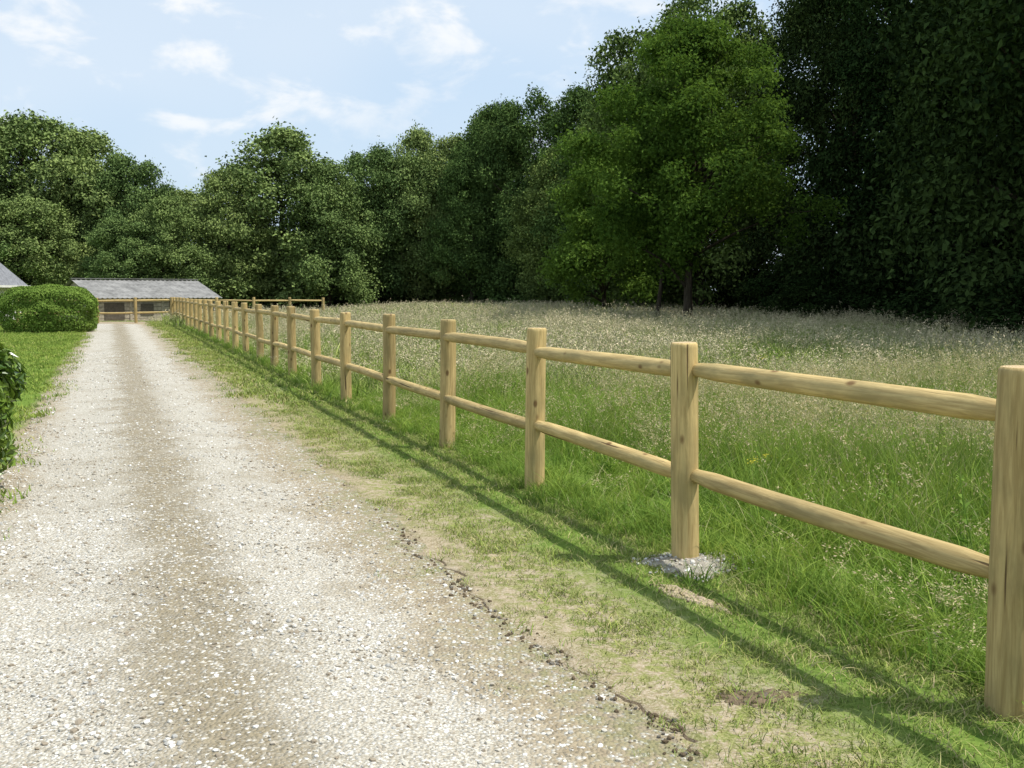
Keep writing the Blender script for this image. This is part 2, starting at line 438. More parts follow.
def tuft_coll(name, makers, mat):
    c = bpy.data.collections.new(name)
    for i, parts in enumerate(makers):
        A = Acc()
        for (V, F, C) in parts: A.add(V, F, 0, C)
        o = bpy.data.objects.new('%s_tuft_%02d' % (name, i), A.mesh('%s_tuft_%02d' % (name, i), [mat]))
        c.objects.link(o)
    return c
R = np.random.default_rng(11)
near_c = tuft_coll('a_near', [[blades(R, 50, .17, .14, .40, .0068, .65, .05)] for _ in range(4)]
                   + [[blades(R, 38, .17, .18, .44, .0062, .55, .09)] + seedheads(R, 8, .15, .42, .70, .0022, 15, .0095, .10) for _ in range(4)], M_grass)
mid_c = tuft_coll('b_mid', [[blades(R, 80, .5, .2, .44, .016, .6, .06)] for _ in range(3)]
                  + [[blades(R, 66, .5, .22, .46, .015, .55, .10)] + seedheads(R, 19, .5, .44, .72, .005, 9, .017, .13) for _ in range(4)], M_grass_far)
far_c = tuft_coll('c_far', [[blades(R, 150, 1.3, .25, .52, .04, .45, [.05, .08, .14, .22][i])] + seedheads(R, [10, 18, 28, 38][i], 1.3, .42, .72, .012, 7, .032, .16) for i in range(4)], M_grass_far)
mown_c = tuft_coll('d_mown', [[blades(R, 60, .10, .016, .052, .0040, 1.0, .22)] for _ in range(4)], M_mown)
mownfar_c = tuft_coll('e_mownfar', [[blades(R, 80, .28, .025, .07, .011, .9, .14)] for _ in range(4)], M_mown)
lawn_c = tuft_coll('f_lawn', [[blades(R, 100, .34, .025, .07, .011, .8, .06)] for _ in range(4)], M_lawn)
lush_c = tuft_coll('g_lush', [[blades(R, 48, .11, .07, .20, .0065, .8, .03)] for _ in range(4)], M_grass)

def patchy(x, y, f=1.):
    return .5 + .25 * (np.sin(x * 1.9 * f + 1.3 * np.sin(y * 1.1 * f)) + np.sin(y * 2.3 * f + 1.7 * np.sin(x * 1.4 * f + 2)))

def place(n_per, y0, y1, xf0, xf1, clo, chi, maxX=16.5, dens=None):
    pts = []
    for ya in np.arange(y0, y1, .5):
        xa, xb = xf0(ya), min(xf1(ya), maxX)
        xa = max(xa, clo - .4 * ya - .4); xb = min(xb, chi - .4 * ya + .4)
        if xb <= xa: continue
        n = R.poisson((xb - xa) * .5 * n_per)
        pts.append(np.column_stack([R.uniform(xa, xb, n), R.uniform(ya, ya + .5, n)]))
    P = np.vstack(pts); c = P[:, 0] + .4 * P[:, 1]
    P = P[(c > clo) & (c < chi)]
    if dens is not None:
        P = P[R.random(len(P)) < dens(P[:, 0], P[:, 1])]
    return P
def inst(name, P, coll, ncoll, s0, s1, zoff=0., tilt=.12, idx=None, hscale=None):
    n = len(P)
    pts = np.column_stack([P, ground_h(P[:, 0], P[:, 1]) + zoff])
    rot = np.column_stack([R.normal(0, tilt, n), R.normal(0, tilt, n), R.uniform(0, 6.28, n)])
    s = R.uniform(s0, s1, n); hs = s if hscale is None else s * hscale(P[:, 0], P[:, 1])
    scl = np.column_stack([s, s, hs])
    if idx is None: idx = R.integers(0, ncoll, n)
    return scatter(name, pts, rot, scl, idx, coll)

left = lambda y: -.60 * y - 2; right = lambda y: .60 * y + 2
hs = lambda x, y: .62 + .66 * patchy(x, y, .55)
def cramp(x, y):
    return hs(x, y) * (.38 + .66 * sstep(3.3, 5.2, x + .4 * y))
Pn = place(38, 1., 15, left, right, 3.42, 99)
pn = patchy(Pn[:, 0] + 3, Pn[:, 1], .7) + .45 * sstep(5, 9, Pn[:, 0] + .4 * Pn[:, 1]) - .25
idx = np.where(R.random(len(Pn)) < np.clip(pn, .03, .9), R.integers(4, 8, len(Pn)), R.integers(0, 4, len(Pn)))
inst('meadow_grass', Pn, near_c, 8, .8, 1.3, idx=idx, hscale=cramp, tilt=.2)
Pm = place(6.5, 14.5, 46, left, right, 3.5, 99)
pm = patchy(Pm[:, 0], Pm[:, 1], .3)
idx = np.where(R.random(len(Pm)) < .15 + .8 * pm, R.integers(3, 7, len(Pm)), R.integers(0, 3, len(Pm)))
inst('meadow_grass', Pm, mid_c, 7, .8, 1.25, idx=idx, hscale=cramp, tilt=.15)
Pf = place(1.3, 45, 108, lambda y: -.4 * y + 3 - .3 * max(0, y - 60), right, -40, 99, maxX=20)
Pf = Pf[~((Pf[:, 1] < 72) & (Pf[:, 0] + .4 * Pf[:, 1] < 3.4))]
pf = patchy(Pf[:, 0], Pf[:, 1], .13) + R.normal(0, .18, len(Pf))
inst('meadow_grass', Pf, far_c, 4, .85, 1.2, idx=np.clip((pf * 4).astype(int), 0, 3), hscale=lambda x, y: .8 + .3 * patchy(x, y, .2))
def vd(x, y):
    c = x + .4 * y
    return np.clip(.12 + 1.0 * sstep(EDGE, 2.65, c + .45 * (patchy(x, y, 1.3) - .5)) - .55 * (patchy(x * 1.7, y * 1.7, 1.1) > .78), .04, 1)
inst('verge_grass', place(175, 1.5, 14, left, right, EDGE, 3.5, dens=vd), mown_c, 4, .8, 1.4, .010)
inst('verge_grass', place(30, 13.5, 52, left, right, EDGE - .05, 3.5, dens=vd), mownfar_c, 4, .8, 1.3, .010)
inst('verge_grass', place(55, 2, 14, left, right, 1.45, EDGE, dens=lambda x, y: .65 * (patchy(x, y, 2) > .52) * sstep(1.3, 1.9, x + .4 * y)), mown_c, 4, .45, .9, .004)
inst('verge_grass', place(14, 14, 46, left, right, 1.5, EDGE, dens=lambda x, y: .5 * (patchy(x, y, 1.3) > .5)), mownfar_c, 4, .5, .8, .004)
inst('fence_line_grass', place(70, 1.5, 16, left, right, 3.05, 3.7, dens=lambda x, y: .12 + .88 * sstep(3.1, 3.45, x + .4 * y + .25 * (patchy(x, y, 1.5) - .5))), lush_c, 4, .5, 1.25, .005)
inst('fence_line_grass', place(18, 15, 52, left, right, 3.15, 3.7), lush_c, 4, 1., 1.7, 0)
inst('lawn_grass', place(13, 4, 50, left, right, -12, -.98), lawn_c, 4, .8, 1.3, 0)
inst('lawn_grass', place(10, 53.8, 62, left, lambda y: -.4 * y + 3, -12, 3), lawn_c, 4, .9, 1.5, 0)

def weed(name, seed, flower):
    rg = np.random.default_rng(seed); A = Acc()
    for st in range(3):
        bx, by = rg.normal(0, .05, 2); h = rg.uniform(.4, .65); tx, ty = rg.normal(0, .08, 2)
        V, F = tube([[bx, by, -.02], [bx + tx * .5, by + ty * .5, h * .5], [bx + tx, by + ty, h]], [.005, .004, .002], 5)
        A.add(V, F, 0, np.tile([.4, .3, 0, 1], (len(V), 1)))
        n = 16; t = rg.random(n) ** 1.2
        P = np.column_stack([bx + tx * t, by + ty * t, h * t * .9 + .02]); an = rg.uniform(0, 6.28, n); ln = .15 * (1.1 - t * .8)
        tip = P + np.column_stack([np.cos(an) * ln, np.sin(an) * ln, ln * .35]); sd_ = np.column_stack([-np.sin(an), np.cos(an), 0 * an]) * (ln * .16)[:, None]
        mdp = P * .45 + tip * .55 + [0, 0, .02]
        Q = np.stack([P, mdp + sd_, tip, mdp - sd_], 1).reshape(-1, 3)
        A.add(Q, np.arange(n * 4).reshape(-1, 4), 0, np.repeat(np.column_stack([rg.random(n), rg.random(n), 0 * t, 1 + 0 * t]), 4, 0))
        if flower:
            m = 14; C = np.array([bx + tx, by + ty, h]) + rg.normal(0, 1, (m, 3)) * [.035, .035, .012]
            a = rg.uniform(0, 6.28, m); u = np.column_stack([np.cos(a), np.sin(a), .1 + 0 * a]) * .010; v = np.column_stack([-np.sin(a), np.cos(a), .1 + 0 * a]) * .010
            A.add(np.stack([C - u, C + v, C + u, C - v], 1).reshape(-1, 3), np.arange(m * 4).reshape(-1, 4), 1)
    return A.mesh(name, [M_grass, M_flower])
wc = bpy.data.collections.new('h_weeds')
for i_ in range(4): wc.objects.link(bpy.data.objects.new('weed_%d' % i_, weed('weed_%d' % i_, 70 + i_, i_ == 3)))
Pw = place(.9, 3, 30, left, right, 4.0, 99, dens=lambda x, y: .15 + .85 * (patchy(x, y, .6) > .55))
inst('meadow_weeds', Pw, wc, 4, .6, 1.1, idx=np.where(R.random(len(Pw)) < .12, 3, R.integers(0, 3, len(Pw))))

# ------------------------------------------------------------ stones
import bmesh
def stone_mesh(name, seed, mat, flat=.6, sub=1):
    rg = np.random.default_rng(seed); bm = bmesh.new(); bmesh.ops.create_icosphere(bm, subdivisions=sub, radius=1)
    for v in bm.verts:
        v.co *= 1 + rg.uniform(-.28, .22)
        v.co.z *= flat; v.co.y *= .78
    me = bpy.data.meshes.new(name); bm.to_mesh(me); bm.free(); me.materials.append(mat); return me
gc = bpy.data.collections.new('stones')
for i_ in range(12):
    gc.objects.link(bpy.data.objects.new('pebble_%02d' % i_, stone_mesh('pebble_%02d' % i_, i_, M_stones[i_ % 6])))
soilc = bpy.data.collections.new('clods')
for i_ in range(4):
    soilc.objects.link(bpy.data.objects.new('clod_%02d' % i_, stone_mesh('clod_%02d' % i_, 30 + i_, [M_soil, M_spoil][i_ == 3], .7)))
def stones(name, P, smin, smax, coll, nc, zf, p=2.5):
    n = len(P); s = smin + (smax - smin) * R.random(n) ** p
    z = zf(P) + s * .12
    rot = np.column_stack([R.normal(0, .25, n), R.normal(0, .25, n), R.uniform(0, 6.28, n)])
    return scatter(name, np.column_stack([P, z]), rot, np.column_stack([s, s, s]), R.integers(0, nc, n), coll)
def lane_z(P):
    return lane_prof((P[:, 0] + .4 * P[:, 1] - LC) * k_c)
def sd(x, y):
    c = x + .4 * y
    return np.clip(1. - .6 * np.exp(-((c - .34) / .34) ** 2) - .7 * sstep(1.15, 1.65, c), .08, 1) * (.45 + .75 * patchy(x * 1.3, y * 1.3, 1))
stones('lane_gravel', place(1500, 2.2, 6.5, left, right, -1.0, 1.85, dens=sd), .003, .016, gc, 12, lane_z, 3)
stones('lane_gravel', place(500, 6.5, 12, left, right, -1.0, 1.85, dens=sd), .004, .019, gc, 12, lane_z, 3)
stones('lane_gravel', place(110, 12, 26, left, right, -1.0, 1.8, dens=sd), .007, .021, gc, 12, lane_z)
Pe = place(1500, 2, 7.2, left, right, EDGE - .3, EDGE + .3,
           dens=lambda x, y: np.exp(-(((x + .4 * y) - EDGE + .03) / .055) ** 2) * (.25 + .75 * (patchy(x * 2, y * 2, 1.3) > .45)) * sstep(7.2, 5.6, y) + .03)
Pe[:, 0] += edge_jit(Pe[:, 1])
stones('soil_crumbs', Pe, .003, .016, soilc, 4, lambda P: .010 + 0 * P[:, 0])

# ------------------------------------------------------------ spoil heaps
def spoil(name, cx, cy, rx, ry, h, n, rotz=0., mat=M_spoil, smax=.03, z0=.02, coll=None, nc=12):
    rg = np.random.default_rng(int(abs(cx * 100)))
    K, J = 9, 26
    V = [[0, 0, h]]
    def rim(a): return 1 + .2 * np.sin(3 * a + cx) + .14 * np.sin(7 * a + 2) + .08 * np.sin(13 * a)
    for k in range(1, K):
        t = k / (K - 1)
        for j in range(J):
            a = 2 * np.pi * j / J; rr = t * rim(a)
            V.append([rr * rx * math.cos(a), rr * ry * math.sin(a), h * (1 - t ** 1.5) + (rg.normal(0, .006) if k < K - 1 else -.015)])
    F = []
    for j in range(J): F.append([0, 1 + j, 1 + (j + 1) % J])
    for k in range(K - 2):
        for j in range(J):
            F.append([1 + k * J + j, 1 + (k + 1) * J + j, 1 + (k + 1) * J + (j + 1) % J, 1 + k * J + (j + 1) % J])
    o = add_obj(name, mk_mesh(name, V, F, mat, smooth=True), (cx, cy, z0)); o.rotation_euler[2] = rotz
    a = rg.uniform(0, 6.28, n); r_ = np.sqrt(rg.random(n)) * 1.15
    P = np.column_stack([r_ * rx * rim(a) * np.cos(a), r_ * ry * rim(a) * np.sin(a)])
    c_, s_ = math.cos(rotz), math.sin(rotz)
    PW = np.column_stack([cx + P[:, 0] * c_ - P[:, 1] * s_, cy + P[:, 0] * s_ + P[:, 1] * c_])
    zz = z0 + h * np.clip(1 - r_ ** 1.5, 0, 1)
    n2 = len(PW); s = .005 + (smax - .005) * rg.random(n2) ** 2.2
    sc = scatter(name + '_stones', np.column_stack([PW, zz]), np.column_stack([rg.normal(0, .4, n2), rg.normal(0, .4, n2), rg.uniform(0, 6, n2)]), np.column_stack([s, s, s]), rg.integers(0, nc, n2), coll or gc)
    sc.parent = o; sc.matrix_parent_inverse = (Matrix.Translation((cx, cy, z0)) @ Matrix.Rotation(rotz, 4, 'Z')).inverted()

# ------------------------------------------------------------ fence
def log_mesh(name, length, r, seed, taper_ends=False, nseg=20):
    rg = np.random.default_rng(seed)
    if taper_ends:
        zs = np.array([0, .05, .11, .35, .65, .89, .95, 1.0]) * length
        rf = np.array([.74, .82, 1., 1., .99, .98, .82, .74])
    else:
        zs = np.concatenate([np.linspace(0, length - .03, 8), [length - .012, length]])
        rf = np.concatenate([np.linspace(1.02, .985, 8), [.975, .88]])
    amp = rg.normal(0, .007, 4); ph = rg.uniform(0, 6.28, 4)
    V = []; an = np.linspace(0, 2 * np.pi, nseg, endpoint=False)
    oval = 1 + .03 * np.cos(2 * an + ph[0]) + .015 * np.cos(3 * an + ph[1])
    for z, f in zip(zs, rf):
        t = z / length; bx = amp[0] * math.sin(math.pi * t) * 1.2; by = amp[1] * math.sin(math.pi * t) * 1.2
        rr = r * f * oval * (1 + .012 * np.sin(an * 5 + 9 * t + ph[2]))
        V.append(np.column_stack([bx + rr * np.cos(an), by + rr * np.sin(an), np.full(nseg, z)]))
    k = len(zs); V = np.vstack(V); F = []
    for i in range(k - 1):
        for j in range(nseg): F.append([i * nseg + j, i * nseg + (j + 1) % nseg, (i + 1) * nseg + (j + 1) % nseg, (i + 1) * nseg + j])
    F.append(list(range(nseg))[::-1]); F.append([(k - 1) * nseg + j for j in range(nseg)])
    mi = [0] * (len(F) - 2) + [1, 1]; sm = [True] * (len(F) - 2) + [False, False]
    return mk_mesh(name, V, F, [M_wood, M_end], mi, None, np.array(sm))
post_meshes = [log_mesh('post_log_%d' % i, 1.75, .078, 50 + i) for i in range(6)]

def fence(name, pts, hts=1.3, rt=1.13, rl=.52, seed=1):
    rg = np.random.default_rng(seed)
    root = bpy.data.objects.new(name, None); COL.objects.link(root)
    root.location = (pts[0][0], pts[0][1], 0)
    inv = Matrix.Translation(root.location).inverted()
    tops = []
    for i, (x, y) in enumerate(pts):
        g = float(ground_h(x, y))
        o = bpy.data.objects.new('post_%d' % (i + 1), post_meshes[rg.integers(0, 6)]); COL.objects.link(o)
        o.parent = root; o.matrix_parent_inverse = inv
        o.location = (x, y, g - .45 + hts - 1.3 + rg.normal(0, .010))
        o.rotation_euler = (rg.normal(0, .009), rg.normal(0, .009), rg.uniform(0, 6.28)); tops.append((x, y, g))
    for i in range(len(pts) - 1):
        for lab, zz in (('top_rail', rt), ('bottom_rail', rl)):
            a = Vector(tops[i]) + Vector((0, 0, zz + rg.normal(0, .010))); b = Vector(tops[i + 1]) + Vector((0, 0, zz + rg.normal(0, .010)))
            d = (b - a); ln = d.length; d.normalize()
            st = .012
            me = log_mesh('%s_%d' % (lab, i + 1), ln - 2 * st, .050, int(rg.integers(1e6)), True, nseg=16)
            o = bpy.data.objects.new('%s_%d' % (lab, i + 1), me); COL.objects.link(o)
            o.parent = root; o.matrix_parent_inverse = inv
            o.rotation_mode = 'QUATERNION'
            o.rotation_quaternion = d.to_track_quat('Z', 'Y') @ Quaternion((0, 0, 1), rg.uniform(0, 6.28))
            o.location = a + d * st
    return root
main_pts = [(3.30 - .4 * y, y) for y in [3.6 + 2.1 * k for k in range(-2, 24)]]
fence('wooden_fence', main_pts, seed=4)
cx, cy = main_pts[-1]
fence('wooden_fence', [(cx + NRM[0] * t, cy + NRM[1] * t) for t in (0.16, 2.1, 4.0, 5.9, 7.7)], seed=8)
fence('wooden_fence', [(cx - NRM[0] * t, cy - NRM[1] * t) for t in (.16, 1.9, 3.7, 5.5, 7.3)], seed=9)

px, py = main_pts[3]
spoil('spoil_heap', px + .04, py - .08, .30, .22, .03, 520, .3, smax=.019)
px, py = main_pts[6]
spoil('spoil_heap', px + .25, py, .30, .2, .03, 160, .1, smax=.02)
spoil('soil_scrape', .93, 3.72, .17, .08, .008, 160, .2, M_soil, .011, .016, soilc, 4)
M_sand = flat_mat('sandy_soil', (.40, .32, .22), .95, .3, 30, .1, .6)
spoil('bare_soil_patch', .90, 5.0, .26, .06, .006, 60, -1.0, M_sand, .012, .02, soilc, 4)

# ------------------------------------------------------------ trees
def leaves(rg, P, Nn, Ln, Wd, tint, clump, old=.0):
    n = len(P)
    Nn = Nn / (np.linalg.norm(Nn, axis=1)[:, None] + 1e-9)
    a = rg.normal(0, 1, (n, 3)); a[:, 2] -= .5; a -= Nn * (a * Nn).sum(1)[:, None]; a /= np.linalg.norm(a, axis=1)[:, None]
    b = np.cross(Nn, a); l = Ln * rg.uniform(.6, 1.35, n)[:, None]; w = Wd * rg.uniform(.7, 1.3, n)[:, None]
    V = np.stack([P - a * l * .5, P + b * w * .5 + Nn * w * .15 + a * l * .05, P + a * l * .5 - Nn * l * .12, P - b * w * .5 + Nn * w * .15 + a * l * .05], 1).reshape(-1, 3)
    F = np.arange(n * 4).reshape(-1, 4)
    C = np.zeros((n, 4, 4)); C[..., 3] = 1; C[..., 0] = tint[:, None]; C[..., 1] = clump[:, None]
    C[..., 2] = ((rg.random(n) < old) * .6)[:, None]
    return V, F, C.reshape(-1, 4)

def crown(rg, H, W, zb, ncl, nl, cr, prof):
    th = rg.uniform(0, 2 * np.pi, ncl); t = rg.random(ncl) ** .85
    lob = 1 + .14 * np.sin(2 * th + rg.uniform(0, 6)) + .12 * np.sin(3 * th + 4 * t + rg.uniform(0, 6)) + .09 * np.sin(5 * th + 7 * t)
    rm = W / 2 * prof(t) * lob
    rr = rm * (rg.random(ncl) ** .42)
    radii = cr * rg.uniform(.4, 1.5, ncl) * (1 - .3 * t)
    zc = zb + (H - zb - cr * .5) * t
    C = np.column_stack([rr * np.cos(th), rr * np.sin(th), zc])
    wgt = radii ** 2; cnt = rg.multinomial(nl, wgt / wgt.sum())
    ci = np.repeat(np.arange(ncl), cnt)
    d = rg.normal(0, 1, (nl, 3)); d /= np.linalg.norm(d, axis=1)[:, None]
    d[:, 2] = np.where((d[:, 2] < -.2) & (rg.random(nl) < .5), -d[:, 2], d[:, 2])
    sh = .45 + .6 * rg.random(nl) ** .85 + (rg.random(nl) < .18) * rg.uniform(0, .5, nl)
    sub = 1 + .24 * np.sin(d[:, 0] * 7 + ci) * np.sin(d[:, 1] * 6 + ci * 2) + .18 * np.sin(d[:, 2] * 13 + ci) + .15 * np.sin(d[:, 0] * 17 + d[:, 1] * 15 + ci)
    P = C[ci] + d * (radii[ci] * sh * sub)[:, None] * np.array([1, 1, .8])
    P += rg.normal(0, .08, P.shape) * cr
    P[:, 2] -= .12 * radii[ci] * rg.random(nl)
    Nn = d * .6 + rg.normal(0, .65, (nl, 3)) + np.array([0, 0, .5])
    return C, radii, ci, P, Nn

P_round = lambda t: np.clip(np.sin(np.pi * np.clip(t * .84 + .14, 0, 1)) ** .45, .2, 1)
P_ash = lambda t: np.clip((1 - t) ** .55 * (.74 + 1.1 * np.minimum(t, .35)), .14, 1.1) * 1.05
P_low = lambda t: np.clip(np.cos(np.pi / 2 * t ** 1.8) ** .6, .2, 1)

def tree(name, H, W, zb, ncl, nl, cr, leafL, seed, leafm, prof=P_round, trunk=.3, nlimb=22):
    rg = np.random.default_rng(seed)
    C, rad, ci, P, Nn = crown(rg, H, W, zb, ncl, nl, cr, prof)
    A = Acc()
    clv = rg.random(ncl)
    V, F, Cc = leaves(rg, P, Nn, leafL, leafL * .62, rg.random(nl), clv[ci])
    A.add(V, F, 0, Cc)
    k = 9; tz = np.linspace(-.1, H * .86, k)
    bend = np.cumsum(rg.normal(0, .10, (k, 2)), 0) * (H / 18); bend[0] = 0
    TP = np.column_stack([bend, tz]); TR = trunk * np.array([1.35] + list(np.linspace(1, .12, k - 1)))
    V, F = tube(TP, TR, 9); A.add(V, F, 1, None, True)
    order = rg.permutation(ncl)[:nlimb]
    for j in order:
        e = C[j]; z0 = max(zb * .55, min(e[2] - .12 * H - rg.random() * .08 * H, H * .75)); z0 = max(z0, .9)
        b0 = np.array([np.interp(z0, tz, TP[:, 0]), np.interp(z0, tz, TP[:, 1]), z0])
        r0 = np.interp(z0, tz, TR) * .5
        m1 = b0 * .62 + e * .38 + np.array([0, 0, .06 * H * .4]) + rg.normal(0, .12, 3); m2 = b0 * .28 + e * .72 + rg.normal(0, .15, 3) + np.array([0, 0, .2])
        V, F = tube([b0, m1, m2, e], [r0, r0 * .7, r0 * .42, r0 * .12], 6); A.add(V, F, 1, None, True)
    return A.mesh(name, [leafm, M_bark])

far_t = [tree('far_tree_%d' % i, 18, 12.5, [2.2, 1.5, 3, 1.8][i], 240, 40000, 1.3, .32, 100 + i, M_leaf_far, [P_round, P_low, P_round, P_low][i], .33, nlimb=12) for i in range(4)]
mid_t = [tree('mid_tree_%d' % i, 19, 11.5, [1.6, 1.2, 2.2][i], 220, 44000, 1.25, .27, 200 + i, M_leaf_mid, [P_low, P_round, P_low][i], .33, nlimb=12) for i in range(3)]
dark_t = [tree('dark_tree_%d' % i, 20, 12.5, [1.8, 1.0, 2.6][i], 190, 52000, 1.4, .23, 300 + i, M_leaf_dark, [P_low, P_low, P_round][i], .36, nlimb=20) for i in range(3)]
shrub_d = [tree('shrub_%d' % i, 4.5, 5.2, .2, 34, 8000, .85, .2, 400 + i, M_leaf_dark, P_low, .08, nlimb=8) for i in range(2)]
shrub_m = [tree('shrub_m_%d' % i, 5., 6., .2, 34, 6500, .95, .29, 420 + i, M_leaf_mid, P_low, .08, nlimb=8) for i in range(2)]

def put(name, me, x, y, H0, W0, H, W, rz, parent=None):
    o = add_obj(name, me, (x, y, float(ground_h(x, y))), parent)
    o.scale = (W / W0, W / W0, H / H0); o.rotation_euler[2] = rz
    return o
rg = np.random.default_rng(5)
wood_root = bpy.data.objects.new('distant_woodland', None); COL.objects.link(wood_root)
far_list = [(-58, 96, 18, 14), (-51.5, 95, 18.6, 14), (-45, 94, 18.6, 14), (-38.8, 93, 16.8, 11.5), (-34.8, 92, 14.4, 8.5), (-46, 80, 11.5, 10), (-41, 84, 10., 9),
            (-29.5, 86, 10.2, 8), (-32.5, 84, 8.2, 7),
            (-21.2, 95, 17.4, 14.5), (-25.3, 91, 13.2, 8.5), (-17, 93, 14, 9.5), (-13.7, 100, 16.2, 10), (-10.2, 112, 19.6, 10), (-9.5, 100, 15, 9),
            (-6.2, 101, 16.8, 9.5), (-55, 84, 13, 11), (-3, 108, 20.5, 10)]
for j, (x, y, H, W) in enumerate(far_list):
    put('far_tree_%d' % (j + 1), far_t[j % 4], x, y, 18, 12.5, H, W, rg.uniform(0, 6.28), wood_root)
for j in range(12):
    x = -62 + j * 5.8; H = 14
    if -36 < x < -25: H = 9.5
    put('back_tree_%d' % (j + 1), far_t[j % 4], x, 118 + rg.uniform(-3, 3), 18, 12.5, H, 13.5, rg.uniform(0, 6.28), wood_root)
mid_list = [(-1.5, 99, 20., 10), (2, 95, 20.2, 10.5), (6, 90, 19.6, 10.5), (7.5, 79, 16.8, 9.5), (8.6, 66, 18.8, 10), (-4, 96, 15, 8), (4.5, 86, 14, 9), (11.8, 63, 20.2, 10.5), (12, 76, 19, 10)]
for j, (x, y, H, W) in enumerate(mid_list):
    put('mid_tree_%d' % (j + 1), mid_t[j % 3], x, y, 19, 11.5, H, W, rg.uniform(0, 6.28), wood_root)
for j in range(28):
    t = j / 27; x = -60 + 74 * t; y = 88 + 10 * math.sin(t * 3) + rg.uniform(-2, 2) + (8 if -30 < x < 0 else 0)
    if x > 4: y = 88 - (x - 4) * 1.4
    put('understory_%d' % (j + 1), shrub_m[j % 2], x, y, 5, 6, rg.uniform(3.5, 6), 7, rg.uniform(0, 6.28), wood_root)

dark_list = [(19.5, 58, 23, 12), (20.5, 51, 22, 12), (21.2, 44, 22, 12.5), (19.2, 36.5, 23, 12.5), (18.0, 29, 22, 12), (18.7, 22, 21, 12), (21, 15, 19, 12),
             (28, 54, 21, 13), (28, 44, 22, 13), (28, 34, 21, 13), (20, 66, 22, 12), (17, 74, 20, 12)]
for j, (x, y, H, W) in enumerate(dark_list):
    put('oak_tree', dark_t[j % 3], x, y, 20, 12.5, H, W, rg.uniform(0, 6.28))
us = bpy.data.objects.new('woodland_understory', None); COL.objects.link(us)
for j in range(24):
    y = 18 + j * 2.4; x = 15.8 + rg.uniform(-.8, 1.2)
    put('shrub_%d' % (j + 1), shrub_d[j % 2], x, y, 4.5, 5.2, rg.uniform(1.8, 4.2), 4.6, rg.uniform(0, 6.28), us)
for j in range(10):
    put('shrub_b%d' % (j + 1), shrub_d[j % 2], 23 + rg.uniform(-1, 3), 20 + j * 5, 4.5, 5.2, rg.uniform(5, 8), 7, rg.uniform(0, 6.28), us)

add_obj('ash_tree', tree('ash_tree', 13.3, 11.4, 3.0, 170, 52000, .85, .18, 501, M_leaf_ash, P_ash, .19, nlimb=40), (7.75, 44, float(ground_h(7.75, 44))))
add_obj('ash_tree', tree('ash_tree_small', 8.5, 6.5, 2.6, 60, 20000, .8, .18, 502, M_leaf_ash, P_ash, .11, nlimb=24), (6.5, 45.5, float(ground_h(6.5, 45.5))))
add_obj('field_maple_tree', tree('field_maple', 9.5, 7.0, .8, 70, 22000, .9, .22, 503, M_leaf_ash, P_low, .14, nlimb=20), (5.4, 58, float(ground_h(5.4, 58))))

# ------------------------------------------------------------ hedges
def hedge(name, loc, rx, ry, h, n, leafL, wr, mat, seed, power=2.0, rotz=0.):
    rg = np.random.default_rng(seed)
    d = rg.normal(0, 1, (n, 3)); d /= np.linalg.norm(d, axis=1)[:, None]; d[:, 2] = np.abs(d[:, 2]) * np.sign(rg.random(n) - .3)
    f = (np.abs(d[:, 0]) ** power + np.abs(d[:, 1]) ** power + np.abs(d[:, 2]) ** power) ** (-1 / power)
    lump = 1 + .05 * np.sin(d[:, 0] * 9 + 1) * np.sin(d[:, 2] * 8) + .04 * np.sin(d[:, 1] * 11 + d[:, 2] * 6)
    S = d * (f * lump * (1 - .16 * rg.random(n) ** 1.5))[:, None]
    hh = h * .53
    P = S * np.array([rx, ry, hh]) + np.array([0, 0, h - hh])
    P[:, 2] = np.where(P[:, 2] < .03, rg.uniform(.03, h * .3, n), P[:, 2])
    Nn = d * .8 + rg.normal(0, .5, (n, 3)) + np.array([0, 0, .4])
    A = Acc()
    cl = .5 + .5 * np.sin(P[:, 0] * 5 + 3 * np.sin(P[:, 2] * 6) + P[:, 1] * 4)
    V, F, C = leaves(rg, P, Nn, leafL, leafL * wr, rg.random(n), cl); A.add(V, F, 0, C)
    for _ in range(14):
        a = rg.uniform(0, 6.28); e = np.array([rx * .8 * math.cos(a) * rg.random(), ry * .8 * math.sin(a), h * rg.uniform(.5, .9)])
        V, F = tube([[0, 0, -.05], e * .5 + [0, 0, .05], e], [.025, .018, .006], 6); A.add(V, F, 1, None, True)
    o = add_obj(name, A.mesh(name, [mat, M_bark]), loc); o.rotation_euler[2] = rotz
    return o
hedge('laurel_bush', (-4.80, 7.45, 0), .90, .95, 1.52, 10000, .115, .42, M_leaf_laurel, 1, 2.6)
hedge('laurel_bush', (-7.2, 10.9, 0), .95, 1.1, 1.4, 7000, .105, .42, M_leaf_laurel, 2, 2.3)
hedge('box_hedge', (-18.1, 39.2, 0), 1.72, 1.3, 1.80, 30000, .085, .6, M_leaf_box, 3, 3.4, .3)

